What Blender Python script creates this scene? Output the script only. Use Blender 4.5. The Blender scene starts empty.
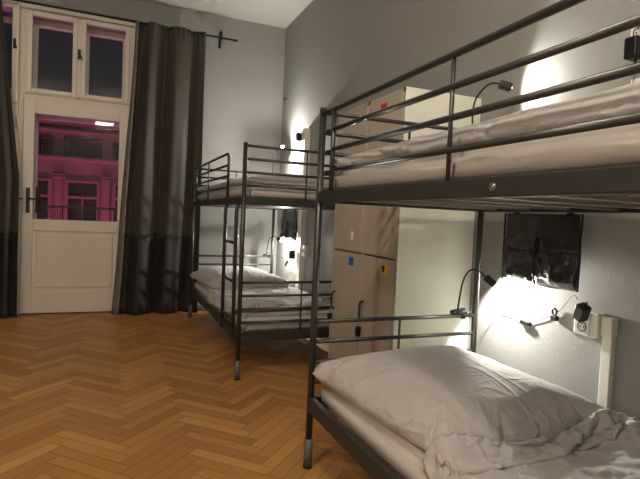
import bpy, bmesh, math, random
from mathutils import Vector, Matrix, noise
random.seed(7)
sc = bpy.context.scene
COL = sc.collection
PI = math.pi

# ------------------------------------------------------------------ materials
def mat(name, col, rough=.6, metal=0., spec=.5, noise_amt=0., noise_scale=8., bump=0., bump_scale=60., sheen=0., coat=0., emit=None, estr=0., stretch=None):
    m = bpy.data.materials.new(name); m.use_nodes = True
    nt = m.node_tree; b = nt.nodes['Principled BSDF']
    b.inputs['Base Color'].default_value = (*col, 1)
    b.inputs['Roughness'].default_value = rough
    b.inputs['Metallic'].default_value = metal
    b.inputs['Specular IOR Level'].default_value = spec
    b.inputs['Sheen Weight'].default_value = sheen
    b.inputs['Coat Weight'].default_value = coat
    tc = nt.nodes.new('ShaderNodeTexCoord')
    src = tc.outputs['Object']
    if stretch:
        mp = nt.nodes.new('ShaderNodeMapping'); mp.inputs['Scale'].default_value = stretch
        nt.links.new(src, mp.inputs['Vector']); src = mp.outputs['Vector']
    if noise_amt:
        n = nt.nodes.new('ShaderNodeTexNoise'); n.inputs['Scale'].default_value = noise_scale; n.inputs['Detail'].default_value = 5
        r = nt.nodes.new('ShaderNodeMix'); r.data_type = 'RGBA'
        nt.links.new(src, n.inputs['Vector'])
        r.inputs['A'].default_value = (*[c*(1-noise_amt) for c in col], 1)
        r.inputs['B'].default_value = (*[min(1, c*(1+noise_amt)) for c in col], 1)
        nt.links.new(n.outputs['Fac'], r.inputs['Factor']); nt.links.new(r.outputs['Result'], b.inputs['Base Color'])
    if bump:
        n2 = nt.nodes.new('ShaderNodeTexNoise'); n2.inputs['Scale'].default_value = bump_scale; n2.inputs['Detail'].default_value = 4
        bp = nt.nodes.new('ShaderNodeBump'); bp.inputs['Strength'].default_value = bump; bp.inputs['Distance'].default_value = .01
        nt.links.new(src, n2.inputs['Vector']); nt.links.new(n2.outputs['Fac'], bp.inputs['Height']); nt.links.new(bp.outputs['Normal'], b.inputs['Normal'])
    if emit:
        b.inputs['Emission Color'].default_value = (*emit, 1); b.inputs['Emission Strength'].default_value = estr
    return m

M = {}
M['wall'] = mat('grey_wall_paint', (.272,.270,.258), .85, noise_amt=.05, noise_scale=3, bump=.10, bump_scale=60)
M['ceiling'] = mat('white_ceiling_paint', (.50,.485,.445), .9, noise_amt=.03, bump=.1)
M['steel'] = mat('grey_steel_paint', (.068,.069,.067), .34, metal=.6, noise_amt=.06, noise_scale=30)
M['steel_rail'] = mat('grey_steel_rail_paint', (.043,.043,.039), .48, metal=.4)
M['zinc'] = mat('bright_zinc_wire', (.42,.41,.39), .4, metal=.6)
M['cap'] = mat('grey_plastic_sleeve', (.105,.108,.105), .5)
M['linen'] = mat('white_cotton', (.43,.412,.405), .85, sheen=.2, bump=.12, bump_scale=300)
def add_creases(m, scale, strength):
    nt = m.node_tree; b = nt.nodes['Principled BSDF']; L = nt.links.new
    tc = nt.nodes.new('ShaderNodeTexCoord'); prev = b.inputs['Normal'].links[0].from_socket
    for k, (sx, sy, rz, st) in enumerate(((1.0, .38, .6, 1.), (.45, 1.1, -.5, .7), (1.5, .8, 1.1, .5))):
        mp = nt.nodes.new('ShaderNodeMapping'); mp.inputs['Scale'].default_value = (sx, sy, 1); mp.inputs['Rotation'].default_value = (0,0,rz); mp.inputs['Location'].default_value = (k*3.1, k*1.7, 0)
        n = nt.nodes.new('ShaderNodeTexNoise'); n.inputs['Scale'].default_value = scale*(1+.5*k); n.inputs['Detail'].default_value = 2; n.inputs['Distortion'].default_value = .9
        L(tc.outputs['Object'], mp.inputs[0]); L(mp.outputs[0], n.inputs['Vector'])
        a = nt.nodes.new('ShaderNodeMath'); a.operation = 'SUBTRACT'; a.inputs[1].default_value = .5; L(n.outputs['Fac'], a.inputs[0])
        c = nt.nodes.new('ShaderNodeMath'); c.operation = 'ABSOLUTE'; L(a.outputs[0], c.inputs[0])
        r = nt.nodes.new('ShaderNodeMapRange'); r.interpolation_type = 'SMOOTHSTEP'; r.inputs['From Max'].default_value = .045; r.inputs['To Min'].default_value = 1; r.inputs['To Max'].default_value = 0
        L(c.outputs[0], r.inputs[0])
        bp = nt.nodes.new('ShaderNodeBump'); bp.inputs['Strength'].default_value = strength*st; bp.inputs['Distance'].default_value = .012
        L(r.outputs[0], bp.inputs['Height']); L(prev, bp.inputs['Normal']); prev = bp.outputs['Normal']
    L(prev, b.inputs['Normal'])
add_creases(M['linen'], 3.8, .34)
M['sheet'] = mat('white_mattress_cover', (.50,.465,.44), .85, sheen=.1, bump=.15, bump_scale=120)
M['black'] = mat('black_plastic', (.008,.008,.008), .4, spec=.35)
M['nylon'] = mat('black_nylon', (.012,.012,.013), .32, bump=.6, bump_scale=16, spec=.8)
M['nylon_seam'] = mat('black_nylon_binding', (.006,.006,.006), .6)
M['plastic'] = mat('white_plastic', (.78,.76,.70), .45)
M['socket_dark'] = mat('socket_hole', (.05,.05,.05), .6)
M['locker'] = mat('beige_grey_locker_paint', (.42,.39,.335), .45, noise_amt=.03, noise_scale=5)
M['locker_side_lit'] = mat('lamplit_locker_side', (.84,.85,.76), .42, noise_amt=.02)  # same metal as the front; lamplight on the side put into its colour
M['gap'] = mat('dark_gap', (.03,.028,.025), .8)
M['handle'] = mat('dark_metal', (.035,.032,.03), .4, metal=.7)
M['chrome'] = mat('chrome', (.6,.6,.58), .2, metal=1)
M['blue'] = mat('blue_sticker', (.02,.12,.45), .5)
M['yellow'] = mat('yellow_sticker', (.75,.5,.05), .5)
M['red'] = mat('red_sticker', (.55,.02,.03), .5)
M['paper'] = mat('paper_sticker', (.8,.8,.75), .6)
M['door'] = mat('aged_white_door_paint', (.76,.72,.64), .42, noise_amt=.05, noise_scale=4, bump=.1, bump_scale=10)
M['iron'] = mat('black_wrought_iron', (.02,.018,.02), .5)
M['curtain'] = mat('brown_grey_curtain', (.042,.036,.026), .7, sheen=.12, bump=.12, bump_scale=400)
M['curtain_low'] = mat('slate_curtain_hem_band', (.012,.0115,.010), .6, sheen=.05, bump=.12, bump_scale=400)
M['lining'] = mat('light_curtain_lining', (.17,.145,.115), .8)
M['facade'] = mat('stucco_facade', (.5,.42,.42), .9, noise_amt=.12, noise_scale=2, bump=.3, bump_scale=6)
M['facade_dark'] = mat('dark_facade_relief', (.16,.12,.12), .9, noise_amt=.3, noise_scale=5)
M['facade_pane'] = mat('dark_facade_pane', (.02,.012,.016), .3)
M['tube'] = mat('lit_tube', (.9,.9,.9), .5, emit=(1,.86,.68), estr=260)
M['globe'] = mat('lit_globe', (.9,.9,.9), .5, emit=(1,.87,.71), estr=440)
M['led'] = mat('lit_led', (1,1,1), .5, emit=(1,.95,.84), estr=60)

def glass_mat():
    m = bpy.data.materials.new('window_glass'); m.use_nodes = True
    nt = m.node_tree; nt.nodes.clear()
    o = nt.nodes.new('ShaderNodeOutputMaterial'); t = nt.nodes.new('ShaderNodeBsdfTransparent'); g = nt.nodes.new('ShaderNodeBsdfGlossy')
    g.inputs['Roughness'].default_value = .02
    f = nt.nodes.new('ShaderNodeFresnel'); f.inputs['IOR'].default_value = 1.3
    x = nt.nodes.new('ShaderNodeMixShader')
    nt.links.new(f.outputs[0], x.inputs[0]); nt.links.new(t.outputs[0], x.inputs[1]); nt.links.new(g.outputs[0], x.inputs[2]); nt.links.new(x.outputs[0], o.inputs[0])
    return m
M['glass'] = glass_mat()

def parquet_mat():
    m = bpy.data.materials.new('oak_parquet'); m.use_nodes = True
    nt = m.node_tree; b = nt.nodes['Principled BSDF']; L = nt.links.new
    at = nt.nodes.new('ShaderNodeAttribute'); at.attribute_name = 'tone'
    uv = nt.nodes.new('ShaderNodeUVMap'); uv.uv_map = 'grain'
    mp = nt.nodes.new('ShaderNodeMapping'); mp.inputs['Scale'].default_value = (2.2, 26, 1)
    n = nt.nodes.new('ShaderNodeTexNoise'); n.inputs['Scale'].default_value = 3; n.inputs['Detail'].default_value = 8; n.inputs['Distortion'].default_value = .7
    L(uv.outputs[0], mp.inputs[0]); L(mp.outputs[0], n.inputs['Vector'])
    cr = nt.nodes.new('ShaderNodeValToRGB')
    cr.color_ramp.elements[0].color = (.28,.12,.033,1); cr.color_ramp.elements[1].color = (.60,.32,.11,1)
    e = cr.color_ramp.elements.new(.5); e.color = (.44,.215,.066,1)
    a1 = nt.nodes.new('ShaderNodeMath'); a1.operation = 'MULTIPLY_ADD'; a1.inputs[1].default_value = .55; 
    a2 = nt.nodes.new('ShaderNodeMath'); a2.operation = 'MULTIPLY'; a2.inputs[1].default_value = .5
    L(at.outputs['Fac'], a1.inputs[0]); L(n.outputs['Fac'], a2.inputs[0]); L(a2.outputs[0], a1.inputs[2])
    L(a1.outputs[0], cr.inputs[0]); L(cr.outputs[0], b.inputs['Base Color'])
    r = nt.nodes.new('ShaderNodeMapRange'); r.inputs['To Min'].default_value = .34; r.inputs['To Max'].default_value = .55
    L(n.outputs['Fac'], r.inputs[0]); L(r.outputs[0], b.inputs['Roughness'])
    bp = nt.nodes.new('ShaderNodeBump'); bp.inputs['Strength'].default_value = .15; bp.inputs['Distance'].default_value = .004
    L(n.outputs['Fac'], bp.inputs['Height']); L(bp.outputs[0], b.inputs['Normal'])
    b.inputs['Specular IOR Level'].default_value = .35
    return m
M['parquet'] = parquet_mat()
M['joint'] = mat('dark_parquet_joint', (.045,.019,.008), .8)

# ------------------------------------------------------------------ mesh helpers
def box(bm, x0, x1, y0, y1, z0, z1, mi=0, rot=None, bevel=0.):
    c = Vector(((x0+x1)/2, (y0+y1)/2, (z0+z1)/2))
    mt = Matrix.Translation(c)
    if rot: mt = mt @ rot
    mt = mt @ Matrix.Diagonal((abs(x1-x0), abs(y1-y0), abs(z1-z0), 1))
    r = bmesh.ops.create_cube(bm, size=1, matrix=mt)
    fs = set(f for v in r['verts'] for f in v.link_faces)
    for f in fs: f.material_index = mi
    if bevel:
        es = list(set(e for v in r['verts'] for e in v.link_edges))
        bmesh.ops.bevel(bm, geom=es, offset=bevel, segments=2, affect='EDGES', profile=.5)
def tube(bm, pts, r, seg=12, mi=0, caps=True, closed=False):
    pts = [Vector(p) for p in pts]; n = len(pts); rings = []
    up = None
    for i, p in enumerate(pts):
        if closed: d = pts[(i+1) % n]-pts[i-1]
        else: d = (pts[min(i+1, n-1)]-pts[max(i-1, 0)])
        d.normalize()
        if up is None:
            up = Vector((0,0,1)) if abs(d.z) < .9 else Vector((1,0,0))
        a = d.cross(up)
        if a.length < 1e-4: a = d.orthogonal()
        a.normalize(); b = a.cross(d).normalized(); up = b
        rr = r[i] if isinstance(r, (list, tuple)) else r
        rings.append([bm.verts.new(p+a*math.cos(t)*rr+b*math.sin(t)*rr) for t in [2*PI*k/seg for k in range(seg)]])
    fs = []
    for i in range(n if closed else n-1):
        A, B = rings[i], rings[(i+1) % n]
        for k in range(seg):
            fs.append(bm.faces.new((A[k], A[(k+1) % seg], B[(k+1) % seg], B[k])))
    if caps and not closed:
        fs.append(bm.faces.new(rings[0][::-1])); fs.append(bm.faces.new(rings[-1]))
    for f in fs: f.material_index = mi; f.smooth = len(f.verts) == 4
    return rings
def smooth_path(pts, k=6):
    P = [Vector(p) for p in pts]; out = []
    for i in range(len(P)-1):
        p0, p1, p2, p3 = P[max(i-1,0)], P[i], P[i+1], P[min(i+2, len(P)-1)]
        for j in range(k):
            t = j/k
            out.append(.5*((2*p1)+(-p0+p2)*t+(2*p0-5*p1+4*p2-p3)*t*t+(-p0+3*p1-3*p2+p3)*t**3))
    out.append(P[-1]); return out
def link(name, bm, mats, parent=None, smooth=False):
    bmesh.ops.recalc_face_normals(bm, faces=bm.faces[:])
    me = bpy.data.meshes.new(name); bm.to_mesh(me); bm.free()
    for m in (mats if isinstance(mats, (list, tuple)) else [mats]): me.materials.append(m)
    if smooth:
        for p in me.polygons: p.use_smooth = True
    o = bpy.data.objects.new(name, me); COL.objects.link(o)
    if parent: o.parent = parent
    return o
def part(name, fn, m, parent, **k):
    bm = bmesh.new(); fn(bm); return link(name, bm, m, parent, **k)
def tag(o, label, cat, group=None):
    o['label'] = label; o['category'] = cat
    if group: o['group'] = group
    return o
def thing(name, loc, label, cat, group=None, rz=0):
    o = bpy.data.objects.new(name, None); COL.objects.link(o); o.empty_display_size = .05
    o.location = loc; o.rotation_euler = (0,0,rz)
    return tag(o, label, cat, group)
def structure(name, fn, m, parent=None, **k):
    bm = bmesh.new(); fn(bm); o = link(name, bm, m, parent, **k)
    if not parent: o['kind'] = 'structure'
    return o
def copy_tree(o, parent=None):
    c = o.copy(); COL.objects.link(c)
    if parent: c.parent = parent
    for ch in list(o.children): copy_tree(ch, c)
    return c

# ------------------------------------------------------------------ room shell
XW, YF, ZC = 1.86, 5.90, 3.375       # right wall, far wall, ceiling
XL, YB = -2.6, -3.4
OX0, OX1, OZ = -2.0, .215, 3.16      # door opening in the far wall
def f_wall_far(bm):
    box(bm, OX1, XW+.3, YF, YF+.45, 0, ZC+.2)
    box(bm, XL-.3, OX0, YF, YF+.45, 0, ZC+.2)
    box(bm, OX0, OX1, YF, YF+.45, OZ, ZC+.2)
structure('wall_far', f_wall_far, M['wall'])
structure('wall_right', lambda bm: box(bm, XW, XW+.3, YB-.3, YF, 0, ZC+.2), M['wall'])
structure('wall_left', lambda bm: box(bm, XL-.3, XL, YB-.3, YF, 0, ZC+.2), M['wall'])
structure('wall_back', lambda bm: box(bm, XL, XW, YB-.3, YB, 0, ZC+.2), M['wall'])
structure('ceiling', lambda bm: box(bm, XL, XW, YB, YF, ZC, ZC+.2), M['ceiling'])

def f_floor(bm):
    box(bm, XL-.3, XW+.3, YB-.3, YF+.45, -.2, -.0016, mi=1)
    uvl = bm.loops.layers.uv.new('grain'); tl = bm.faces.layers.float.new('tone')
    w, L, g = .0707, .4243, .0011
    s = math.sqrt(.5); ox, oy = .105, .03
    def plank(x0, x1, y0, y1, horiz):
        cx, cy = (x0+x1)/2, (y0+y1)/2
        X, Y = (cx-cy)*s+ox, (cx+cy)*s+oy
        if not (XL-.3 < X < XW+.3 and YB-.3 < Y < YF+.3): return
        c = [(x0+g,y0+g),(x1-g,y0+g),(x1-g,y1-g),(x0+g,y1-g)]
        vs = [bm.verts.new(((a-b)*s+ox, (a+b)*s+oy, 0)) for a, b in c]
        for v in vs: v.co.x = min(max(v.co.x, XL-.01), XW+.01); v.co.y = min(max(v.co.y, YB-.01), YF+.3)
        f = bm.faces.new(vs); f[tl] = random.random()**1.2; f.material_index = 0
        du, dv = random.uniform(0,50), random.uniform(0,50)
        uv = [(0,0),(L,0),(L,w),(0,w)] if horiz else [(0,0),(0,w),(L,w),(L,0)]
        for lp, (a, b) in zip(f.loops, uv): lp[uvl].uv = (a+du, b+dv)
    for m_ in range(-9, 10):
        for k in range(-110, 140):
            bx, by = k*w+m_*L, k*w-m_*L
            plank(bx, bx+L, by, by+w, True)
            plank(bx+L, bx+L+w, by+w-L, by+w, False)
bm = bmesh.new(); f_floor(bm); fl = link('floor', bm, [M['parquet'], M['joint']]); fl['kind'] = 'structure'

# ------------------------------------------------------------------ balcony door with transom windows
def frame_rect(bm, x0, x1, z0, z1, w, y0, y1, bevel=.004, wb=None):
    wb = wb if wb else w
    box(bm, x0, x0+w, y0, y1, z0, z1, bevel=bevel); box(bm, x1-w, x1, y0, y1, z0, z1, bevel=bevel)
    box(bm, x0+w, x1-w, y0, y1, z1-w, z1, bevel=bevel); box(bm, x0+w, x1-w, y0, y1, z0, z0+wb, bevel=bevel)
def latch(bm, x, y, z):
    box(bm, x-.012, x+.012, y-.012, y, z-.05, z+.05, bevel=.003)
    tube(bm, smooth_path([(x, y-.01, z+.02), (x, y-.035, z+.015), (x+.015, y-.045, z-.02), (x+.03, y-.04, z-.055)]), .006, 8)
YD = 5.97
# shared casing round both pairs
def f_case(bm):
    box(bm, .15, .213, YD-.02, YD+.42, 0, 3.155, bevel=.006)
    box(bm, -.905, -.862, YD-.005, YD+.40, 0, 3.13, bevel=.006)
    box(bm, -1.99, .15, YD-.02, YD+.42, 3.105, 3.155, bevel=.006)
    box(bm, -1.99, -1.93, YD-.02, YD+.42, 0, 3.10, bevel=.006)
    box(bm, -1.93, .15, YD+.0, YD+.36, 2.222, 2.262, bevel=.006)
case = structure('trim_1', f_case, M['door'])
def pair(name_t, x0, x1, idx):
    """two transom leaves between x0 and x1"""
    xm = (x0+x1)/2-.005
    w = structure('window_%d' % idx, lambda bm: (frame_rect(bm, x0, x1, 2.262, 3.105, .022, YD-.012, YD+.02), box(bm, xm-.02, xm+.02, YD-.012, YD+.02, 2.262, 3.1, bevel=.005)), M['door'])
    for a, b in ((x0+.022, xm-.018), (xm+.018, x1-.022)):
        sash = part('window_sash', lambda bm: frame_rect(bm, a, b, 2.275, 3.09, .045, YD-.03, YD+.015, .006), M['door'], w)
        part('pane', lambda bm: box(bm, a+.04, b-.04, YD-.008, YD-.004, 2.30, 3.06), M['glass'], sash)
        outer = part('outer_sash', lambda bm: frame_rect(bm, a-.01, b+.01, 2.265, 3.10, .075, YD+.26, YD+.31, .006), M['door'], w)
        part('pane', lambda bm: box(bm, a+.06, b-.06, YD+.283, YD+.287, 2.33, 3.04), M['glass'], outer)
    part('latch', lambda bm: latch(bm, xm, YD-.03, 2.72), M['handle'], w)
    return w
win1 = pair('t', -.862, .15, 1)
def leaf(idx, x0, x1, handle_side):
    d = structure('door_%d' % idx, lambda bm: (
        box(bm, x0, x0+.10, YD-.03, YD+.02, .012, 2.22, bevel=.005), box(bm, x1-.10, x1, YD-.03, YD+.02, .012, 2.22, bevel=.005),
        box(bm, x0+.10, x1-.10, YD-.03, YD+.02, 2.07, 2.22, bevel=.005), box(bm, x0+.10, x1-.10, YD-.03, YD+.02, .87, .99, bevel=.005),
        box(bm, x0+.10, x1-.10, YD-.03, YD+.02, .012, .24, bevel=.005), box(bm, x0+.10, x1-.10, YD-.005, YD+.012, .24, .87),
        box(bm, x0+.135, x1-.135, YD-.022, YD-.004, .275, .835, bevel=.010)), M['door'])
    part('pane', lambda bm: box(bm, x0+.10, x1-.10, YD-.008, YD-.004, .99, 2.07), M['glass'], d)
    def f_outer(bm):
        box(bm, x0-.0, x0+.10, YD+.26, YD+.31, .03, 2.21, bevel=.006); box(bm, x1-.09, x1, YD+.26, YD+.31, .03, 2.21, bevel=.006)
        box(bm, x0+.1, x1-.09, YD+.26, YD+.31, 2.06, 2.21, bevel=.006); box(bm, x0+.1, x1-.09, YD+.26, YD+.31, .03, .985, bevel=.006)
    o = part('outer_leaf', f_outer, M['door'], d)
    part('pane', lambda bm: box(bm, x0+.10, x1-.09, YD+.283, YD+.287, .985, 2.06), M['glass'], o)
    hx = x0+.055 if handle_side < 0 else x1-.055
    def f_h(bm):
        box(bm, hx-.018, hx+.018, YD-.038, YD-.03, 1.05, 1.31, bevel=.003)
        tube(bm, [(hx, YD-.035, 1.20), (hx, YD-.075, 1.20)], .010, 10)
        tube(bm, smooth_path([(hx, YD-.07, 1.20), (hx+.05, YD-.078, 1.198), (hx+.115, YD-.072, 1.19)]), .008, 10)
    part('door_handle', f_h, M['handle'], d)
    def f_h2(bm):
        box(bm, hx+.035, hx+.075, YD+.25, YD+.26, 1.05, 1.33, bevel=.003)
        tube(bm, smooth_path([(hx+.055, YD+.25, 1.20), (hx+.06, YD+.21, 1.20), (hx+.15, YD+.20, 1.17)]), .009, 10)
    part('door_handle', f_h2, M['handle'], o)
    for z in (.45, 1.95):
        part('hinge', lambda bm: tube(bm, [(x1-.002, YD-.036, z-.06), (x1-.002, YD-.036, z+.06)], .009, 8), M['door'], d)
    return d
leaf(1, -.858, .148, -1)
leaf(2, -1.925, -.905, 1)
# left pair: one transom sash stands ajar
w2 = structure('window_2', lambda bm: (frame_rect(bm, -1.93, -.905, 2.262, 3.105, .022, YD-.012, YD+.02), box(bm, -1.43, -1.39, YD-.012, YD+.02, 2.262, 3.1, bevel=.005)), M['door'])
def ajar(parts_, piv, ang):
    for o in parts_:
        o.data.transform(Matrix.Translation(piv) @ Matrix.Rotation(ang, 4, 'Z') @ Matrix.Translation(-Vector(piv)))
s1 = part('window_sash', lambda bm: frame_rect(bm, -1.39, -.905, 2.15, 3.12, .05, YD-.045, YD+.0, .006), M['door'], w2)
p1 = part('pane', lambda bm: box(bm, -1.345, -.95, YD-.024, YD-.020, 2.19, 3.08), M['glass'], s1)
l1 = part('latch', lambda bm: latch(bm, -.93, YD-.045, 2.72), M['handle'], w2)
ajar([s1, p1, l1], (-1.39, YD, 0), math.radians(-5))
for a, b in ((-1.91, -1.41),):
    s = part('window_sash', lambda bm: frame_rect(bm, a, b, 2.275, 3.09, .045, YD-.03, YD+.015, .006), M['door'], w2)
    part('pane', lambda bm: box(bm, a+.04, b-.04, YD-.008, YD-.004, 2.30, 3.06), M['glass'], s)
for a, b in ((-1.91, -1.41), (-1.41, -.92)):
    o = part('outer_sash', lambda bm: frame_rect(bm, a-.01, b+.01, 2.265, 3.10, .075, YD+.26, YD+.31, .006), M['door'], w2)
    part('pane', lambda bm: box(bm, a+.06, b-.06, YD+.283, YD+.287, 2.33, 3.04), M['glass'], o)

# ------------------------------------------------------------------ outside: railing and the building over the street
def f_rail_top(bm):
    box(bm, -2.1, .3, 6.38, 6.42, 1.115, 1.14); 
rail = thing('balcony_railing', (-.9, 6.40, 0), 'black wrought iron balcony railing with round rosettes outside the balcony door', 'railing')
def rel(fn, o):
    loc = o.location.copy()
    def g(bm):
        fn(bm); bmesh.ops.translate(bm, verts=bm.verts[:], vec=-loc)
    return g
part('top_bar', rel(f_rail_top, rail), M['iron'], rail)
part('bottom_bar', rel(lambda bm: box(bm, -2.1, .3, 6.38, 6.42, .60, .625), rail), M['iron'], rail)
for i in range(6):
    xc = -.25+.37*(i-4)
    def f_ro(bm):
        for r_ in (.078, .052, .026):
            tube(bm, [(xc+r_*math.cos(t), 6.40, 1.035+r_*math.sin(t)) for t in [2*PI*q/22 for q in range(22)]], .0055, 6, closed=True)
        tube(bm, [(xc, 6.40, .62), (xc, 6.40, .957)], .007, 6)
        tube(bm, [(xc-.09, 6.40, .945), (xc+.09, 6.40, .945)], .006, 6)
    part('rosette', rel(f_ro, rail), M['iron'], rail)
    for x in (xc-.10, xc+.10):
        part('upright', rel(lambda bm: box(bm, x-.008, x+.008, 6.392, 6.408, -.25, 1.12), rail), M['iron'], rail)
part('balcony_slab', rel(lambda bm: box(bm, -2.4, .6, 6.36, 6.5, -.4, -.25), rail), M['iron'], rail)

YS = 26.0; SC = 26/18
def fx(x): return x*SC
def fz(z): return 1.136+(z-1.136)*SC
fac = thing('building', (fx(-1), YS, -6), 'ornate old building across the street in magenta light behind the balcony door', 'building')
part('wall', rel(lambda bm: box(bm, -14, 10, YS, YS+3, -6, fz(4.0)), fac), M['facade'], fac)
def cornice(z, h, d, y=None):
    return lambda bm: (box(bm, -14, 10, YS-d, YS+.05, fz(z), fz(z+h*.5), bevel=.02), box(bm, -14, 10, YS-d*1.35, YS+.05, fz(z+h*.5), fz(z+h), bevel=.02))
part('ledge', rel(cornice(2.58, .10, .35), fac), M['facade'], fac)
part('ledge', rel(cornice(3.42, .10, .35), fac), M['facade'], fac)
part('ledge', rel(cornice(3.66, .07, .5), fac), M['facade'], fac)
def f_dent(bm):
    for i in range(110):
        x = -9+i*.14
        box(bm, x, x+.07, YS-.22, YS, fz(3.35), fz(3.42))
part('dentil_row', rel(f_dent, fac), M['facade'], fac)
for x0 in (-5.8, -3.85, -1.9, .05):
    pass
P_ = 1.40
for k in range(-4, 4):
    xc = -.90+k*P_
    # parapet panel with dark relief
    part('relief_panel', rel(lambda bm: box(bm, fx(xc-.54), fx(xc+.54), YS-.04, YS+.02, fz(2.74), fz(3.22)), fac), M['facade_dark'], fac)
    def f_bal(bm):
        box(bm, fx(xc-.55), fx(xc+.55), YS-.25, YS-.02, fz(3.2), fz(3.27), bevel=.02)
        for i in range(13):
            x = fx(xc-.50)+i*fx(1.0)/12
            tube(bm, [(x, YS-.12, fz(2.74)), (x, YS-.12, fz(2.85)), (x, YS-.12, fz(2.95)), (x, YS-.12, fz(3.06)), (x, YS-.12, fz(3.2))], [.03,.055,.065,.03,.04], 8)
    part('balustrade', rel(f_bal, fac), M['facade_dark'], fac)
    xp = xc+P_/2
    part('pier', rel(lambda bm: box(bm, fx(xp-.14), fx(xp+.14), YS-.22, YS, fz(2.68), fz(3.42), bevel=.02), fac), M['facade'], fac)
    def f_pil(bm):
        box(bm, fx(xp-.10), fx(xp+.10), YS-.18, YS, fz(-1.5), fz(2.0), bevel=.02)
        box(bm, fx(xp-.13), fx(xp+.13), YS-.24, YS, fz(2.0), fz(2.06), bevel=.02)
        box(bm, fx(xp-.17), fx(xp+.17), YS-.30, YS, fz(2.10), fz(2.15), bevel=.02)
    part('pilaster', rel(f_pil, fac), M['facade'], fac)
    def f_wf(bm):
        for a, b, c, d in ((xc-.50, xc-.42, -.6, 1.98), (xc+.42, xc+.50, -.6, 1.98), (xc-.44, xc+.44, 1.9, 1.98), (xc-.44, xc+.44, 1.40, 1.47), (xc-.02, xc+.02, -.6, 1.40)):
            box(bm, fx(a), fx(b), YS-.13, YS, fz(c), fz(d), bevel=.015)
    wf = part('window', rel(f_wf, fac), M['facade'], fac)
    part('pane', rel(lambda bm: box(bm, fx(xc-.44), fx(xc+.44), YS-.03, YS+.01, fz(-.6), fz(1.9)), fac), M['facade_pane'], wf)
# ------------------------------------------------------------------ curtain rod and curtains
YR = 5.78
rod = thing('curtain_rod', (1.06, YR, 3.09), 'black metal curtain rod above the balcony door with its bare end on the grey wall', 'curtain rod')
part('rod', lambda bm: tube(bm, [(-3.3,0,.03), (.185,0,0)], .011, 12), M['black'], rod)
part('end_cap', lambda bm: tube(bm, [(.16,0,0), (.195,0,0)], .015, 12), M['black'], rod)
def f_br(bm):
    tube(bm, [(0,0,.02), (.03,.10,.06)], .009, 8); box(bm, .012, .048, .105, .118, .01, .11, bevel=.003)
    box(bm, -.016, .012, -.016, .008, -.115, .012, bevel=.003)
part('bracket', f_br, M['black'], rod)

def make_curtain(name, left, right, top, folds, amp, label, lining=None, seam=.82, seed=0):
    """left / right: functions of t in [0,1] (0 top, 1 floor) giving x"""
    root = thing(name, ((left(1)+right(1))/2, YR, 0), label, 'curtain')
    NX, NZ = 150, 60
    ox = root.location.x
    def P(i, j):
        u, t = i/NX, j/NZ
        x = left(t)+(right(t)-left(t))*u
        a = amp*(.35+.65*min(1, t*2.2))*(1-.25*t)
        ph = folds*2*PI*u+.8*math.sin(3.1*u+seed)+.5*math.sin(t*2.5+u*5)
        y = a*(math.sin(ph)+.22*math.sin(2.3*ph+1.1+seed))*(1-.15*math.sin(9*u+seed))
        if t < .05: y += .008*math.sin(u*folds*12*PI)
        x += .25*a*math.cos(ph)
        y += .012*noise.noise(Vector((u*7, t*3, seed)))*2
        z = top*(1-t)+.012
        return Vector((x-ox, y, z))
    def sheet(j0, j1, off=0):
        bm = bmesh.new(); g = [[bm.verts.new(P(i, j)+Vector((0, off, 0))) for i in range(NX+1)] for j in range(j0, j1+1)]
        for a in range(len(g)-1):
            for i in range(NX): bm.faces.new((g[a][i], g[a][i+1], g[a+1][i+1], g[a+1][i]))
        return bm
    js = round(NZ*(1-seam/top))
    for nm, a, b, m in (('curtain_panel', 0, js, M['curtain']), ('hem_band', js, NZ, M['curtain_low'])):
        o = link(nm, sheet(a, b), m, root, smooth=True)
        md = o.modifiers.new('solid', 'SOLIDIFY'); md.thickness = .004
    return root
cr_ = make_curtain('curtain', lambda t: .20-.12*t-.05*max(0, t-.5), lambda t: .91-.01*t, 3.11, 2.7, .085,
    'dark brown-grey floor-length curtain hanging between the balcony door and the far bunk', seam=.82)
# pale turned edge on the door side
def f_lin(bm):
    g = []
    for j in range(31):
        t = j/30; x = .19-.12*t-.05*max(0, t-.5)-.44
        g.append([bm.verts.new((x+dx*(.35+.65*t)+.006*math.sin(t*9), -.02+dy, 3.1*(1-t)+.012)) for dx, dy in ((-.035, .05), (-.02, .0), (.01, -.025), (.035, -.03))])
    for a in range(30):
        for i in range(3): bm.faces.new((g[a][i], g[a][i+1], g[a+1][i+1], g[a+1][i]))
lin = part('lining_edge', f_lin, M['lining'], cr_, smooth=True)
lin.location.x = .44-cr_.location.x
lin.modifiers.new('solid', 'SOLIDIFY').thickness = .004
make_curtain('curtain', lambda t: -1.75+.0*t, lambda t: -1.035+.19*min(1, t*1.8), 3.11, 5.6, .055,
    'very dark curtain at the left edge, in front of the left door leaf', seam=.82, seed=3)

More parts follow.
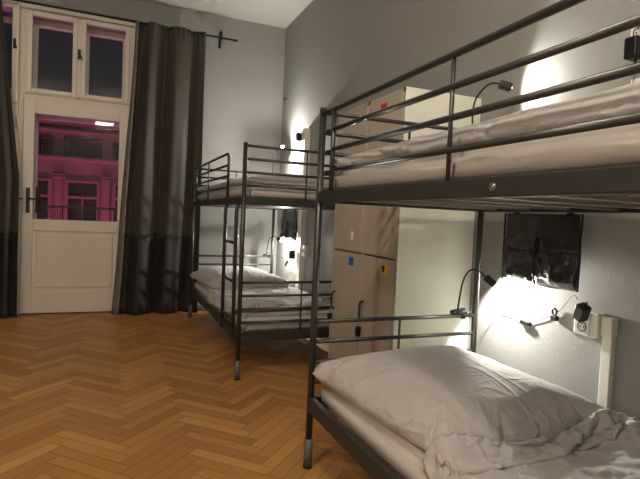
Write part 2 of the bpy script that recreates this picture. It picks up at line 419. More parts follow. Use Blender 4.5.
# ------------------------------------------------------------------ bunk bed
W, LB, HB = .894, 2.15, 1.62
def bunk(name, loc, rz, label, gv=-.93):
    b = thing(name, loc, label, 'bunk bed', 'grey steel bunk beds', rz)
    for (x, y) in ((0,0),(W,0),(0,-LB),(W,-LB)):
        p = part('post', lambda bm: (tube(bm, [(x,y,.10),(x,y,HB-.004)], .0155, 20), tube(bm, [(x,y,HB-.004),(x,y,HB)], [.0155,.012], 20)), M['steel'], b)
        part('foot_sleeve', lambda bm: (tube(bm, [(x,y,.008),(x,y,.135)], .0195, 20), tube(bm, [(x,y,.0),(x,y,.010)], .021, 20, mi=1)), [M['cap'], M['black']], p)
    for z0, z1 in ((.262,.328), (1.203,1.253)):
        for x in (0, W):
            r = part('side_rail', lambda bm: box(bm, x-.014, x+.014, -LB+.012, -.012, z0, z1, bevel=.004), M['steel_rail'], b)
            for yb in ((-.30,) if False else (-1.13, )):
                sx = -1 if x == 0 else 1
                part('bolt', lambda bm: (tube(bm, [(x+sx*.013,yb,z0+.024),(x+sx*.019,yb,z0+.024)], .0105, 12), tube(bm, [(x+sx*.018,yb,z0+.024),(x+sx*.021,yb,z0+.024)], .006, 6)), M['chrome'], r)
        for y in (0, -LB):
            part('end_rail', lambda bm: box(bm, .012, W-.012, y-.013, y+.013, z0, z1, bevel=.004), M['steel_rail'], b)
    for zs in ((.393,.485,.577,.669), (1.332,1.421,1.511,1.600)):
        for y in (0, -LB):
            for z in zs:
                part('end_bar', lambda bm: tube(bm, [(.008,y,z),(W-.008,y,z)], .0095, 14), M['steel'], b)
            part('spindle', lambda bm: tube(bm, [(W*.5,y,zs[0]-.08),(W*.5,y,zs[-1])], .006, 10), M['steel'], b)
    # guard rail on the aisle side of the upper berth and low rail along the wall side
    yg0, yg1 = -.125, -1.64
    part('guard_frame', lambda bm: tube(bm, smooth_path([(0,-.008,1.592),(0,-.6,1.594),(0,-1.2,1.596),(0,yg1+.05,1.597)], 2)+[Vector((0,yg1+.05-.05*math.sin(t),1.547+.05*math.cos(t))) for t in [.3,.6,.9,1.2,PI/2]]+[Vector((0,yg1,1.25))], .0105, 14), M['steel'], b)
    for z in (1.336, 1.424, 1.508):
        part('guard_bar', lambda bm: tube(bm, [(0,yg0,z),(0,yg1,z)], .0095, 14), M['steel'], b)
    part('guard_post', lambda bm: tube(bm, [(0,yg0,1.25),(0,yg0,1.588)], .0105, 14), M['steel'], b)
    part('guard_post', lambda bm: tube(bm, [(0,gv,1.25),(0,gv,1.592)], .0065, 12), M['steel'], b)
    part('wall_side_bar', lambda bm: tube(bm, [(W,-.01,1.421),(W,-LB+.01,1.421)], .0095, 14), M['steel'], b)
    for z in (1.511, 1.421, 1.332):
        part('clamp', lambda bm: box(bm, .012, .026, -.05, -.015, z-.012, z+.012, bevel=.003), M['black'], b)
    # ladder
    for y in (-1.665, -2.025):
        part('ladder_stile', lambda bm: tube(bm, [Vector((-.012,y,.262)), Vector((-.016,y,1.08)), Vector((-.017,y,1.14)), Vector((-.013,y,1.18)), Vector((-.003,y,1.206))], .0135, 14), M['steel'], b)
    for z in (.385, .655, .930):
        part('rung', lambda bm: tube(bm, [(-.012,-1.665,z),(-.012,-2.025,z)], .0115, 14), M['steel'], b)
    # welded wire bases
    for z in (.285, 1.225):
        def f_mesh(bm):
            for i in range(10):
                y = -.12-i*.213
                box(bm, .014, W-.014, y-.012, y+.012, z-.014, z-.004)
            for i in range(17):
                x = .03+i*(W-.06)/16
                tube(bm, [(x,-.01,z),(x,-LB+.01,z)], .0028, 6)
            for i in range(40):
                y = -.04-i*.053
                tube(bm, [(.014,y,z-.003),(W-.014,y,z-.003)], .0022, 6)
        part('wire_base', f_mesh, M['zinc'], b)
    return b
near = bunk('bunk_bed', (.849, 2.094, 0), 0, 'grey steel bunk bed filling the right side, nearest the camera, its foot out of frame')
FARL, FARR = (.800, 5.53, 0), .009
far = bunk('bunk_bed', FARL, FARR, 'complete grey steel bunk bed with ladder in the far corner beside the curtain', gv=-.82)

# ------------------------------------------------------------------ bedding
def ridged(v, o=4):
    s, a = 0, 1
    for i in range(o):
        s += a*(1-abs(noise.noise(v))*2); v = v*2.03; a *= .5
    return s
def mattress(loc, rz, z0, th, label):
    o = thing('mattress', (0,0,0), label, 'mattress', 'mattresses in white covers')
    bm = bmesh.new()
    sx, sy = W-.050, LB-.06
    bmesh.ops.create_cube(bm, size=1, matrix=Matrix.Diagonal((sx, sy, th, 1)))
    bmesh.ops.bevel(bm, geom=bm.edges[:], offset=.035, segments=4, affect='EDGES')
    bmesh.ops.subdivide_edges(bm, edges=[e for e in bm.edges if e.calc_length() > .3], cuts=24, use_grid_fill=True)
    for v in bm.verts:
        c = v.co
        n_ = noise.noise(Vector((c.x*4, c.y*4, c.z*9)))*.007+noise.noise(Vector((c.x*15, c.y*6, c.z*22)))*.003
        c.x += n_*(1 if c.x > 0 else -1); c.z += n_*.6 if c.z > 0 else 0
    for v in bm.verts: v.co += Vector((W/2, -LB/2, th/2))
    COL.objects.unlink(o); bpy.data.objects.remove(o)
    m = link('mattress', bm, M['sheet'], smooth=True)
    tag(m, label, 'mattress', 'mattresses in white covers')
    m.location = Vector(loc)+Vector((0,0,z0)); m.rotation_euler = (0,0,rz)
    return m
mattress((.849,2.094,0), 0, .292, .125, 'white-covered mattress of the nearest bunk, lower berth, under the big pillow')
mattress((.849,2.094,0), 0, 1.229, .12, 'white-covered mattress on the upper berth of the nearest bunk')
mattress(FARL, FARR, .292, .135, 'white-covered mattress of the far corner bunk, lower berth')
mattress(FARL, FARR, 1.229, .12, 'white-covered mattress on the upper berth of the far corner bunk')

def sst(a, b, x):
    t = max(0, min(1, (x-a)/(b-a))); return t*t*(3-2*t)

# cloth is settled by the physics solver, then frozen to plain meshes
def two_sheet(sx, sy, nx, ny, taper=None):
    bm = bmesh.new()
    def V(i, j, z): return bm.verts.new(((i/nx-.5)*sx, (j/ny-.5)*sy, z))
    T = [[V(i, j, .006 if 0 < i < nx and 0 < j < ny else 0) for j in range(ny+1)] for i in range(nx+1)]
    B = [[T[i][j] if i in (0, nx) or j in (0, ny) else V(i, j, -.006) for j in range(ny+1)] for i in range(nx+1)]
    for i in range(nx):
        for j in range(ny):
            bm.faces.new((T[i][j], T[i+1][j], T[i+1][j+1], T[i][j+1]))
            try: bm.faces.new((B[i][j], B[i][j+1], B[i+1][j+1], B[i+1][j]))
            except ValueError: pass
    bmesh.ops.recalc_face_normals(bm, faces=bm.faces[:])
    me = bpy.data.meshes.new('cloth'); bm.to_mesh(me); bm.free()
    return me
def collider(me, loc=(0,0,0), th=.004):
    o = bpy.data.objects.new('collider', me); COL.objects.link(o); o.location = loc
    o.modifiers.new('c', 'COLLISION'); o.collision.thickness_outer = th; o.collision.cloth_friction = 20
    return o
def box_mesh(x0, x1, y0, y1, z0, z1):
    bm = bmesh.new(); box(bm, x0, x1, y0, y1, z0, z1); me = bpy.data.meshes.new('box'); bm.to_mesh(me); bm.free(); return me
def settle(me, loc, rot, frames, pressure, mass, shrink=0., bend=.25, colliders=(), bumps=None, tens=12):
    for v in me.vertices:
        n_ = noise.noise(Vector((v.co.x*6+loc[0]*5, v.co.y*6+loc[1]*3, 1)))
        v.co.z += .012*n_ + (bumps(v.co.x, v.co.y) if bumps else 0)
    o = bpy.data.objects.new('cloth', me); COL.objects.link(o); o.location = loc; o.rotation_euler = rot
    cols = [collider(m) for m in colliders]
    md = o.modifiers.new('cl', 'CLOTH'); c = md.settings
    c.use_pressure = True; c.uniform_pressure_force = pressure; c.mass = mass
    c.tension_stiffness = tens; c.compression_stiffness = tens; c.shear_stiffness = 4; c.bending_stiffness = bend
    c.air_damping = 4; c.quality = 6; c.shrink_min = -shrink; c.shrink_max = -shrink
    md.collision_settings.use_collision = True; md.collision_settings.distance_min = .004
    md.collision_settings.use_self_collision = False
    md.point_cache.frame_start = 1; md.point_cache.frame_end = frames+5
    for i in range(1, frames+1): sc.frame_set(i)
    dg = bpy.context.evaluated_depsgraph_get(); ev = o.evaluated_get(dg)
    out = bpy.data.meshes.new_from_object(ev); out.transform(o.matrix_world)
    bpy.data.objects.remove(o)
    for q in cols: bpy.data.objects.remove(q)
    sc.frame_set(1)
    return out
def crease(me, amp, seed, fs=.62):
    """subdivide the settled cloth and press thin fold lines into it"""
    bm = bmesh.new(); bm.from_mesh(me)
    bmesh.ops.subdivide_edges(bm, edges=bm.edges[:], cuts=1, use_grid_fill=True, smooth=.5)
    bm.normal_update()
    off = []
    for v in bm.verts:
        x, y = v.co.x*fs, v.co.y*fs
        up = 1 if v.normal.z > 0 else -1
        wx = noise.noise(Vector((x*3, y*3, seed)))*.9; wy = noise.noise(Vector((x*3, y*3, seed+4)))*.9
        t = 0
        for (fx_, fy_, k, a) in ((5.5, 1.8, 1, 1.0), (1.6, 6.0, 2, .7), (7.5, -6.0, 3, .55), (11., 8., 4, .35)):
            n_ = noise.noise(Vector((x*fx_+y*1.2+wx, y*fy_-x*.8+wy, seed+k*3.3+up)))
            t += a*(max(0, 1-abs(n_)*3.2)**2)
        msk = .35+.65*max(0, min(1, .5+1.6*noise.noise(Vector((x*2.2, y*2.2, seed+20)))))
        off.append(v.normal*amp*(t-.5)*msk)
    for v, d in zip(bm.verts, off): v.co += d
    bm.to_mesh(me); bm.free()
def finish(me, name, mt, label, cat, group, loc=(0,0,0), rz=0, pivot=(0,0,0), scale=(1,1,1), zmin=None, lift=0, hump=None):
    me.transform(Matrix.Diagonal((*scale, 1)) @ Matrix.Translation(-Vector(pivot)))
    for v in me.vertices:
        if hump: v.co.z += hump(v.co.x, v.co.y)
        if v.co.z > .02: v.co.z += lift
        if zmin is not None: v.co.z = max(v.co.z, zmin)
    crease(me, .007, pivot[1]*3+loc[1]*1.7+loc[2]); me.materials.clear(); me.materials.append(mt)
    for p in me.polygons: p.use_smooth = True
    o = bpy.data.objects.new(name, me); COL.objects.link(o)
    o.location = loc; o.rotation_euler = (0,0,rz)
    return tag(o, label, cat, group)

mt_box = box_mesh(-.415, .415, -2.09, -.03, .05, .417)     # bed-centred frame: x from the middle, y from the head
head_box = box_mesh(-.45, .45, -.012, .02, .35, .70)
def mk_pillow(rot, y, seed, size=(.86,.80), pr=16, z=.47, x=0, fr=36):
    return settle(two_sheet(size[0], size[1], 58, 54), (x, y, z), rot, fr, pr, .3, shrink=.03, colliders=(mt_box, head_box),
        bumps=lambda a, b: .03*math.sin(a*5+seed)*math.cos(b*4+seed*2))
P1 = mk_pillow((math.radians(5), math.radians(1), math.radians(4)), -.46, 1.0, size=(.79,.90), pr=19, x=-.045)
print('P1 z', max(v.co.z for v in P1.vertices))
P1c = P1.copy()
D1 = settle(two_sheet(.96, 1.28, 62, 84), (-.005, -1.385, .60), (math.radians(-3), math.radians(-4), math.radians(3)), 40, 9.0, .35, shrink=.022, bend=.6, colliders=(mt_box, P1c),
    bumps=lambda a, b: .05*math.sin(a*7+b*4)*math.cos(b*6-a*3)+.03*noise.noise(Vector((a*7, b*7, 4))))
P2 = mk_pillow((math.radians(4), math.radians(-2), math.radians(6)), -.41, 2.2, size=(.84,.78), pr=20)
D2 = settle(two_sheet(.87, 1.62, 50, 92), (0, -1.24, .50), (0, 0, 0), 34, 17.0, .35, shrink=.02, bend=.6, colliders=(mt_box,),
    bumps=lambda a, b: .03*math.sin(a*6+b*5)*math.cos(b*4-a*3))
D2f = D2.copy(); D2f.transform(Matrix.Translation((0, 1.24, -.417)))
D1f = D1.copy(); D1f.transform(Matrix.Translation((0, 1.44, -.417)))
P2f = P2.copy(); P2f.transform(Matrix.Translation((0, .41, -.417)))
P1b = P1.copy()
def on(base, x, y, z, rz=0):
    c, s_ = math.cos(rz), math.sin(rz)
    return (base[0]+c*x-s_*y, base[1]+s_*x+c*y, base[2]+z)
NEARL = (.849, 2.094, 0)
PV, DV = (0, -.42, .417), (0, -1.44, .417)
finish(P1, 'pillow', M['linen'], 'big rumpled white pillow on the nearest lower berth, under the lit reading lamp', 'pillow', 'white pillows', on(NEARL, W/2, -.42, .417), 0, PV)
finish(D1, 'duvet', M['linen'], 'crumpled white duvet spread on the nearest lower berth, in the bottom right corner', 'duvet', 'white duvets', on(NEARL, W/2+.02, -1.44, .417), 0, DV, hump=lambda x, y: .05*math.exp(-((x-.36)/.2)**2-((y-.50)/.24)**2)+.02*math.exp(-((x+.1)/.2)**2-((y-.45)/.15)**2))
finish(D2, 'duvet', M['linen'], 'white duvet folded along the upper berth of the nearest bunk, behind its guard rail', 'duvet', 'white duvets', on(NEARL, W/2-.01, -1.30, 1.350), 0, (0, -1.24, .417), (.965,1,.58), zmin=0.)
finish(P2, 'pillow', M['linen'], 'white pillow on the upper berth of the nearest bunk, beside the lockers', 'pillow', 'white pillows', on(NEARL, W/2, -.42, 1.350), 0, (0, -.41, .417), (.94,.94,.62), zmin=0.)
def farpt(x, y, z): return on(FARL, x, y, z, FARR)
finish(P1b, 'pillow', M['linen'], 'white pillow on the lower berth of the far corner bunk, by the curtain', 'pillow', 'white pillows', farpt(W/2-.005, -.42, .428), FARR, PV, (1,1,.9))
finish(D1f, 'duvet', M['linen'], 'crumpled white duvet on the lower berth of the far corner bunk, behind the ladder', 'duvet', 'white duvets', farpt(W/2, -1.44, .428), FARR+PI, (0,0,0), (.99,1,1.2))
finish(D2f, 'duvet', M['linen'], 'white duvet on the upper berth of the far corner bunk', 'duvet', 'white duvets', farpt(W/2, -1.30, 1.350), FARR+PI, (0,0,0), (.965,1,.50), zmin=0.)
finish(P2f, 'pillow', M['linen'], 'white pillow on the upper berth of the far corner bunk, by the grey curtain', 'pillow', 'white pillows', farpt(W/2, -.42, 1.350), FARR+PI, (0,0,0), (.96,.96,.55), zmin=0.)

# ------------------------------------------------------------------ lockers
LX, LY0, LY1, LH = 1.38, 2.285, 3.12, 1.828
lk = thing('locker_cabinet', (LX+.23, (LY0+LY1)/2, 0), 'tall beige-grey metal locker cabinet standing between the two bunk beds', 'locker')
def f_lb(bm):
    box(bm, LX+.012, XW-.005, LY0+.002, LY1, .02, LH, mi=0)
    box(bm, LX-.001, XW-.002, LY0-.003, LY0-.0005, .0, LH+.001, mi=1)
    box(bm, LX+.03, XW-.02, LY0+.02, LY1-.02, 0, .03, mi=2)
    box(bm, LX, LX+.014, LY0, LY0+.022, 0, LH); box(bm, LX, LX+.014, LY1-.02, LY1, 0, LH)
    box(bm, LX, LX+.014, 2.676, 2.694, 0, LH); box(bm, LX, LX+.014, LY0, LY1, LH-.02, LH); box(bm, LX, LX+.014, LY0, LY1, 0, .07)
part('body', rel(f_lb, lk), [M['locker'], M['locker_side_lit'], M['gap']], lk)
for c, (ya, yb) in enumerate(((2.310, 2.673), (2.697, 3.097))):
    for t_, (za, zb) in enumerate(((.075, .927), (.937, 1.805))):
        d = part('door', rel(lambda bm: (box(bm, LX-.004, LX+.012, ya, yb, za, zb, bevel=.002), box(bm, LX+.010, LX+.0135, ya-.003, yb+.003, za-.004, zb+.004, mi=1)), lk), [M['locker'], M['gap']], lk)
        def f_v(bm):
            ym = (ya+yb)/2-(.0 if c else .06)
            zc = (1.0 if t_ else .82)
            for i in range(5):
                z = zc+.018*i
                if t_: box(bm, LX-.006, LX-.003, ym-.045, ym+.045, z, z+.006)
        if t_: part('vent', rel(f_v, lk), M['locker'], d)
        def f_hd(bm):
            yh = yb-.055 if c else yb-.035
            zh = .60 if t_ == 0 else 1.12
            tube(bm, smooth_path([(LX-.004,yh,zh-.055),(LX-.026,yh,zh-.045),(LX-.026,yh,zh+.045),(LX-.004,yh,zh+.055)]), .006, 8)
        if t_ == 0: part('handle', rel(f_hd, lk), M['handle'], d)
        if t_ == 0:
            def f_lock(bm):
                yh = yb-.012; zh = .49
                tube(bm, [(LX-.004,yh,zh),(LX-.03,yh,zh)], .014, 12); box(bm, LX-.03, LX-.008, yh-.016, yh+.016, zh-.045, zh-.005, bevel=.004)
            part('padlock', rel(f_lock, lk), M['black'], d)
            part('padlock_ring', rel(lambda bm: tube(bm, [(LX-.018,yb-.012+.010*math.cos(t),.425+.012*math.sin(t)) for t in [2*PI*i/12 for i in range(12)]], .0035, 6, closed=True), lk), M['chrome'], d)
def sticker(y, z, w, h, m, label_, extra=None):
    s = bpy.data.objects
    o = part('sticker', rel(lambda bm: box(bm, LX-.0062, LX-.0042, y-w/2, y+w/2, z-h/2, z+h/2), lk), m, lk)
    o['label'] = label_
    return o
sticker(2.825, .875, .062, .050, M['blue'], 'blue square sticker')
sy_ = sticker(2.412, .872, .062, .060, M['yellow'], 'yellow sticker with a dark mark')
part('mark', rel(lambda bm: tube(bm, [(LX-.0075,2.412,.872+.018),(LX-.0075,2.412,.872-.018)], [.010,.006], 8), lk), M['gap'], sy_)
sticker(2.50, 1.770, .07, .022, M['red'], 'small red label at the top')
sticker(2.83, 1.035, .03, .05, M['paper'], 'small pale label on the vent')

# ------------------------------------------------------------------ reading lamps (clip + gooseneck + head)
def lamp(base, path, head_dir, label, power, cone=150, blend=.6, col=(1,.97,.85), head_len=.060, clip_len=.09, ldir=None, kind='SPOT'):
    b = Vector(base)
    r = thing('reading_lamp', base, label, 'lamp', 'black gooseneck reading lamps')
    part('clip', lambda bm: (box(bm, -clip_len*.5, clip_len*.5, -.014, .014, -.006, .008, bevel=.003), box(bm, -clip_len*.5, clip_len*.38, -.012, .012, .010, .020, rot=Matrix.Rotation(math.radians(-9), 4, 'Y'), bevel=.003),
         tube(bm, [(-.02,-.015,.006),(-.02,.015,.006)], .010, 8), box(bm, clip_len*.2, clip_len*.42, -.012, .012, -.030, .0, bevel=.003)), M['black'], r)
    P = smooth_path([Vector(p)-b for p in path], 7)
    part('gooseneck', lambda bm: tube(bm, P, .0045, 8), M['black'], r)
    e = P[-1]; d = Vector(head_dir).normalized()
    q = d.to_track_quat('Z', 'Y').to_matrix().to_4x4()
    def f_head(bm):
        mt = Matrix.Translation(e+d*head_len/2) @ q
        bmesh.ops.create_cube(bm, size=1, matrix=mt @ Matrix.Diagonal((.044,.034,head_len,1)))
        bmesh.ops.bevel(bm, geom=bm.edges[:], offset=.004, segments=2, affect='EDGES')
    h = part('lamp_head', f_head, M['black'], r)
    def f_led(bm):
        tip = e+d*(head_len+.0008)
        bmesh.ops.create_circle(bm, cap_ends=True, radius=.011, segments=16, matrix=Matrix.Translation(tip) @ q)
    part('lit_lens', f_led, M['led'], h)
    L = bpy.data.lights.new('reading_lamp_light', kind); L.energy = power; L.color = col
    if kind == 'SPOT': L.spot_size = math.radians(cone); L.spot_blend = blend
    L.shadow_soft_size = .012
    lo = bpy.data.objects.new('reading_lamp_light', L); COL.objects.link(lo)
    lo.location = b+e+d*(head_len+.012)
    ld = Vector(ldir).normalized() if ldir else d
    lo.rotation_euler = ld.to_track_quat('-Z', 'Y').to_euler()
    return r
def light_blob(): pass

# near lower
lamp((1.64, 2.094, .684), [(1.63,2.09,.69),(1.632,2.085,.75),(1.642,2.075,.85),(1.668,2.06,.905),(1.71,2.045,.905),(1.74,2.03,.877)], (.62,-.50,-.60),
     'lit black gooseneck reading lamp clipped to the rail of the nearest lower berth', 44.0, cone=180, blend=.2)
# near upper
lamp((1.655, 2.094, 1.526), [(1.665,2.094,1.53),(1.662,2.098,1.62),(1.662,2.10,1.70),(1.675,2.10,1.766),(1.685,2.055,1.812),(1.69,2.005,1.826),(1.70,1.965,1.815)], (.78,-.50,-.30),
     'lit black gooseneck reading lamp on the upper berth of the nearest bunk', 9.0, cone=158, blend=.35, ldir=(.70,-.70,.02))
# far lower
lamp(farpt(.83, 0, .684), [farpt(.83,0,.69), farpt(.835,-.005,.78), farpt(.85,-.03,.87), farpt(.885,-.07,.905), farpt(.915,-.12,.885)], (.45,-.75,-.35),
     'lit black gooseneck reading lamp on the far lower berth, beside the hanging black pouch', 48.0, kind='POINT', col=(1,.975,.87))
# far upper
lamp(farpt(.86, -.06, 1.442), [farpt(.86,-.06,1.45), farpt(.845,-.06,1.60), farpt(.85,-.05,1.75), farpt(.875,-.055,1.86), farpt(.925,-.09,1.905)], (-.12,-.98,-.10),
     'lit black gooseneck reading lamp on the far upper berth, glowing in the corner', 54.0, kind='POINT', col=(1,.975,.87))

# ------------------------------------------------------------------ hanging pouches
def pouch(loc, w, h, label, rz=0, seed=0):
    """fabric organiser hanging in the y-z plane, front facing -X"""
    r = thing('hanging_pouch', loc, label, 'hanging bag', 'black nylon pouches hung from the upper berths', rz)
    def sheet(y0, y1, z0, z1, off, puff, sd, th=.012, wav=.010):
        def g(bm):
            N, K = 34, 30
            def P(i, j):
                u, v = i/N, j/K
                y = y0+(y1-y0)*u; z = z0+(z1-z0)*v
                p = puff*(math.sin(PI*u)**.6)*(1-v)**.8*(min(1, v*5)**.7 if True else 1)
                q = Vector((y*9+sd, z*9, sd))
                x = -off-p-wav*(ridged(q, 3)-1)-.010*noise.noise(Vector((y*4+sd, z*5, 2)))
                zz = z+.014*noise.noise(Vector((y*6, sd, 4)))*(1-v)-.02*(1-u)*0
                return Vector((x, y+.008*noise.noise(Vector((z*9, sd, 1))), zz))
            G = [[bm.verts.new(P(i, j)) for j in range(K+1)] for i in range(N+1)]
            for i in range(N):
                for j in range(K): bm.faces.new((G[i][j], G[i+1][j], G[i+1][j+1], G[i][j+1]))
        return g
    o = part('back_panel', sheet(-w/2, w/2, -h, 0, .0, .004, seed, wav=.003), M['nylon'], r, smooth=True); o.modifiers.new('s', 'SOLIDIFY').thickness = .003
    for y0, y1 in ((-w/2+.004, .002), (.008, w/2-.004)):
        o = part('pocket', sheet(y0, y1, -h+.005, -h*.52, .010, .048, seed+y0*9+3, wav=.014), M['nylon'], r, smooth=True); o.modifiers.new('s', 'SOLIDIFY').thickness = .002
        o = part('pocket', sheet(y0, y1, -h*.50, -h*.34, .010, .010, seed+y0*7+5, wav=.006), M['nylon'], r, smooth=True); o.modifiers.new('s', 'SOLIDIFY').thickness = .002
    for pth in ([(-.012,-w/2,0),(-.010,-w/2,-h)], [(-.012,w/2,0),(-.010,w/2,-h)], smooth_path([(-.022,.005,-h*.34),(-.034,.005,-h*.7),(-.018,.005,-h)])):
        part('binding', lambda bm: tube(bm, pth, .0045, 8), M['nylon_seam'], r)
    for y in (-w*.35, w*.35):
        part('hanging_strap', lambda bm: box(bm, -.010, .004, y-.012, y+.012, -.01, .05), M['nylon_seam'], r)
    return r
pouch((1.805, 1.752, 1.200), .440, .325, 'black nylon pouch hanging on the wall above the nearest lower berth', seed=1)
pouch((1.775, 5.20, 1.200), .50, .32, 'black nylon pouch hanging over the far lower berth', seed=6)

# ------------------------------------------------------------------ sockets, trunking, adapters, cables
def socket_box(y, z, w, h, label, holes=1, hy=0, hz=0, d=.045):
    r = thing('socket_box', (XW, y, z), label, 'power socket', 'white surface sockets')
    part('housing', lambda bm: box(bm, -d, 0, -w/2, w/2, -h/2, h/2, bevel=.006), M['plastic'], r)
    fp = part('face_plate', lambda bm: box(bm, -d-.006, -d+.002, -w/2+.006+.03*(w>.11), w/2-.004, -h/2+.006, h/2-.006, bevel=.004), M['plastic'], r)
    def ring(bm):
        tube(bm, [(-d-.0085, hy+.020*math.cos(t), hz+.020*math.sin(t)) for t in [2*PI*i/20 for i in range(20)]], .0022, 6, closed=True)
        for dy in (-.0095, .0095): tube(bm, [(-d-.0065, hy+dy, hz), (-d-.009, hy+dy, hz)], .003, 8)
        tube(bm, [(-d-.0065, hy, hz+.012), (-d-.012, hy, hz+.012)], .0025, 8)
    part('socket_ring', ring, M['socket_dark'], fp)
    return r
def adapter(loc, label, s=1., tilt=0, pitch=0):
    r = thing('power_adapter', loc, label, 'power adapter', 'black plug adapters')
    R_ = Matrix.Rotation(tilt, 4, 'X') @ Matrix.Rotation(pitch, 4, 'Y')
    def f(bm):
        box(bm, -.030*s, .014*s, -.022*s, .022*s, -.035*s, .035*s, bevel=.005*s); bmesh.ops.transform(bm, matrix=R_, verts=bm.verts[:])
    part('housing', f, M['black'], r)
    def g(bm):
        tube(bm, [(0,0,.034*s),(0,0,.052*s)], [.006,.0035], 8); bmesh.ops.transform(bm, matrix=R_, verts=bm.verts[:])
    part('cable_collar', g, M['black'], r)
    return r
def cable(pts, label, r=.0018, loops=()):
    bm = bmesh.new(); tube(bm, smooth_path(pts, 8), r, 6)
    o = link('cable', bm, M['black']); tag(o, label, 'cable', None); return o
# nearest lower berth
trk = thing('wall_conduit', (XW, 1.412, .45), 'white vertical cable trunk rising from behind the bed to the nearest lower socket', 'cable conduit')
part('channel', lambda bm: box(bm, -.028, 0, -.022, .022, -.45, .30, bevel=.003), M['plastic'], trk)
part('end_cap', lambda bm: box(bm, -.036, 0, -.026, .024, .265, .342, bevel=.004), M['plastic'], trk)
socket_box(1.497, .748, .115, .105, 'white wall socket box with one round outlet above the nearest lower berth', hy=.012, hz=-.012)
adapter((1.775, 1.478, .803), 'black plug adapter in the socket box above the nearest lower berth', 1.0, tilt=math.radians(28), pitch=math.radians(-15))
cable([(1.765,1.500,.848),(1.78,1.535,.862),(1.83,1.62,.805),(1.852,1.69,.750),(1.853,1.76,.715),(1.853,1.83,.685)], 'thin black cable from the adapter to the inline switch on the nearest lower wall')
sw = thing('inline_switch', (1.852, 1.857, .676), 'small black inline switch lying against the lit lower wall', 'switch')
part('housing', lambda bm: box(bm, -.010, .006, -.032, .032, -.009, .009, rot=Matrix.Rotation(math.radians(4), 4, 'X'), bevel=.003), M['black'], sw)
part('button', lambda bm: box(bm, -.0125, -.009, -.010, .010, -.005, .005, bevel=.001), M['black'], sw)
cable([(1.852,1.89,.676),(1.853,1.96,.69),(1.85,2.03,.69),(1.83,2.08,.675),(1.76,2.11,.672),(1.68,2.10,.680)], 'thin black cable from the inline switch to the nearest lower reading lamp')
tb = thing('cable_tie', (1.845, 1.686, .748), 'small black looped cable tie on the cable by the nearest lower socket', 'cable tie')
part('loop', lambda bm: tube(bm, [(0, .012*math.cos(t), .014+.014*math.sin(t)) for t in [2*PI*i/14 for i in range(14)]], .005, 6, closed=True), M['black'], tb)
part('knot', lambda bm: box(bm, -.010, .010, -.018, .014, -.026, -.002, bevel=.004), M['black'], tb)
# nearest upper berth
socket_box(1.35, 1.872, .075, .080, 'white wall socket box high beside the nearest upper berth, at the right edge', hy=0, hz=.012)
adapter((1.80, 1.35, 1.822), 'black plug adapter at the right edge above the nearest upper berth', 1.15, tilt=math.radians(180))
trk2 = thing('wall_conduit', (XW, 1.365, 1.50), 'short white cable trunk at the right edge behind the nearest upper berth', 'cable conduit')
part('channel', lambda bm: box(bm, -.028, 0, -.022, .022, -.13, .22, bevel=.003), M['plastic'], trk2)
cable([(1.80,1.35,1.765),(1.80,1.352,1.70),(1.78,1.37,1.62),(1.74,1.43,1.47)], 'thin black cable dropping from the adapter at the right edge')
# far berths
trk3 = thing('wall_conduit', (XW, 4.965, 1.30), 'tall cable trunk on the right wall behind the far corner bunk', 'cable conduit')
part('channel', lambda bm: box(bm, -.060, 0, -.055, .045, -1.30, .745, bevel=.003), M['plastic'], trk3)
socket_box(4.855, .79, .10, .12, 'white socket box on the wall over the far lower berth', hy=0, hz=0)
adapter((1.775, 5.05, .735), 'black plug adapter on the trunk over the far lower berth', 1.3)
adapter((1.785, 5.03, 1.965), 'black plug adapter high on the trunk above the far upper berth', 1.2)
cable([(1.79,5.06,.70),(1.82,5.18,.60),(1.82,5.35,.63),(1.78,5.45,.67),(1.66,5.52,.69)], 'thin black cable sagging from the far lower adapter to its lamp')
cable([(1.80,5.03,1.91),(1.81,5.04,1.75),(1.80,5.08,1.60),(1.78,5.25,1.50),(1.70,5.42,1.452)], 'thin black cable from the far upper adapter down to its lamp')
fs = thing('inline_switch', (1.80, 5.32, .615), 'small dark inline switch under the far lower reading lamp', 'switch')
part('housing', lambda bm: box(bm, -.010, .006, -.05, .05, -.012, .012, rot=Matrix.Rotation(math.radians(-35), 4, 'X'), bevel=.003), M['black'], fs)
part('button', lambda bm: box(bm, -.0125, -.009, -.010, .010, -.005, .005, bevel=.001), M['black'], fs)
bk = thing('wall_hook', (XW, 5.80, 2.515), 'tiny dark wall hook in the far corner above the glowing lamp', 'hook')
part('hook', lambda bm: (tube(bm, [(0,0,0),(-.03,0,0),(-.035,0,.015)], .004, 6), box(bm, -.004, 0, -.05, .05, -.008, .008)), M['handle'], bk)

# ------------------------------------------------------------------ light
def pt_light(name, loc, e, col, size=.05, kind='POINT', rot=None, shape=None):
    L = bpy.data.lights.new(name, kind); L.energy = e; L.color = col
    if kind == 'AREA': L.size = size
    else: L.shadow_soft_size = size
    o = bpy.data.objects.new(name, L); COL.objects.link(o); o.location = loc
    if rot: o.rotation_euler = rot
    return o
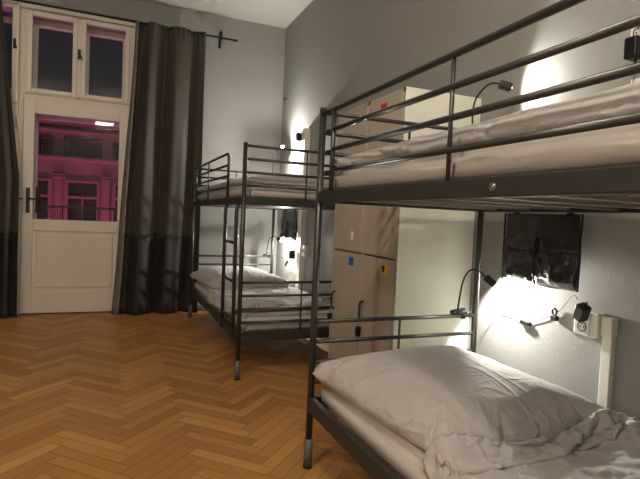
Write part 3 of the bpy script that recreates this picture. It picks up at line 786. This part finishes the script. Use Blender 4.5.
# bare fill light added behind and left of the camera, no lamp modelled
pt_light('left_fill_light', (-2.4, -.2, 1.75), 40, (1,.85,.66), .06)
cl_ = thing('globe_fill_lamp', (.1, .35, ZC), 'unseen globe fill lamp added over the aisle, above the picture', 'ceiling lamp')  # unseen main fill; spot read from the bed's shadow, globe added for brightness
part('rose', lambda bm: tube(bm, [(0,0,-.03),(0,0,0)], .06, 20), M['plastic'], cl_)
part('stem', lambda bm: tube(bm, [(0,0,-.20),(0,0,-.03)], .008, 10), M['handle'], cl_)
def f_globe(bm): bmesh.ops.create_uvsphere(bm, u_segments=24, v_segments=12, radius=.07, matrix=Matrix.Translation((0,0,-.26)))
part('globe', f_globe, M['globe'], cl_, smooth=True)
cl2 = copy_tree(cl_); cl2.location = (-1.45, .35, ZC); cl2['label'] = 'unseen globe fill lamp added nearer the left wall, above the picture'  # second globe, added as fill from the left and out of view
# twin-tube ceiling fitting at the back of the room (it is what the door glass reflects)
ft = thing('ceiling_tube_lamp', (-.25, -2.4, ZC), 'twin-tube ceiling lamp behind the viewpoint, reflected in the door glass', 'ceiling lamp')
part('housing', lambda bm: box(bm, -.24, .24, -.12, .12, -.05, 0, bevel=.005), M['plastic'], ft)
for y_ in (-.07, .07):
    part('tube', lambda bm: tube(bm, [(-.21,y_,-.085),(.21,y_,-.085)], .016, 12), M['tube'], ft)
    for x_ in (-.215, .215): part('tube_holder', lambda bm: box(bm, x_-.008, x_+.008, y_-.018, y_+.018, -.105, -.05), M['plastic'], ft)
# magenta street floodlights aimed at the building opposite
for x in (-6, -1.5, 3.5):
    o = pt_light('street_floodlight', (x, YS-2.2, -2.2), 260, (1,.085,.22), .3, 'SPOT')
    o.data.spot_size = math.radians(110)
    o.rotation_euler = Vector((0, 2.6, 5.5)).to_track_quat('-Z', 'Y').to_euler()
o = pt_light('street_floodlight', (-1.0, 12.0, -3.0), 420, (1,.25,.75), .3)

w = bpy.data.worlds.new('World'); sc.world = w; w.use_nodes = True
w.node_tree.nodes['Background'].inputs[0].default_value = (.011,.012,.016,1)
w.node_tree.nodes['Background'].inputs[1].default_value = 1

# ------------------------------------------------------------------ camera
f_px, yaw, pitch, roll, H = 507., .39, -.043, .045, 1.136
F = Vector((math.sin(yaw)*math.cos(pitch), math.cos(yaw)*math.cos(pitch), math.sin(pitch)))
Rt = Vector((math.cos(yaw), -math.sin(yaw), 0)); U = Rt.cross(F)
r_ = Rt*math.cos(roll)+U*math.sin(roll); u_ = -Rt*math.sin(roll)+U*math.cos(roll); b_ = -F
cam = bpy.data.cameras.new('Camera'); co = bpy.data.objects.new('Camera', cam); COL.objects.link(co)
co.matrix_world = Matrix(((r_.x,u_.x,b_.x,0),(r_.y,u_.y,b_.y,0),(r_.z,u_.z,b_.z,H),(0,0,0,1)))
cam.sensor_width = 36; cam.lens = f_px/640*36; cam.clip_start = .02; cam.clip_end = 200
sc.camera = co
vs = sc.view_settings
sc.display_settings.display_device = 'sRGB'
vs.view_transform = 'Standard'; vs.look = 'None'; vs.gamma = 1; vs.exposure = 0; vs.use_curve_mapping = False
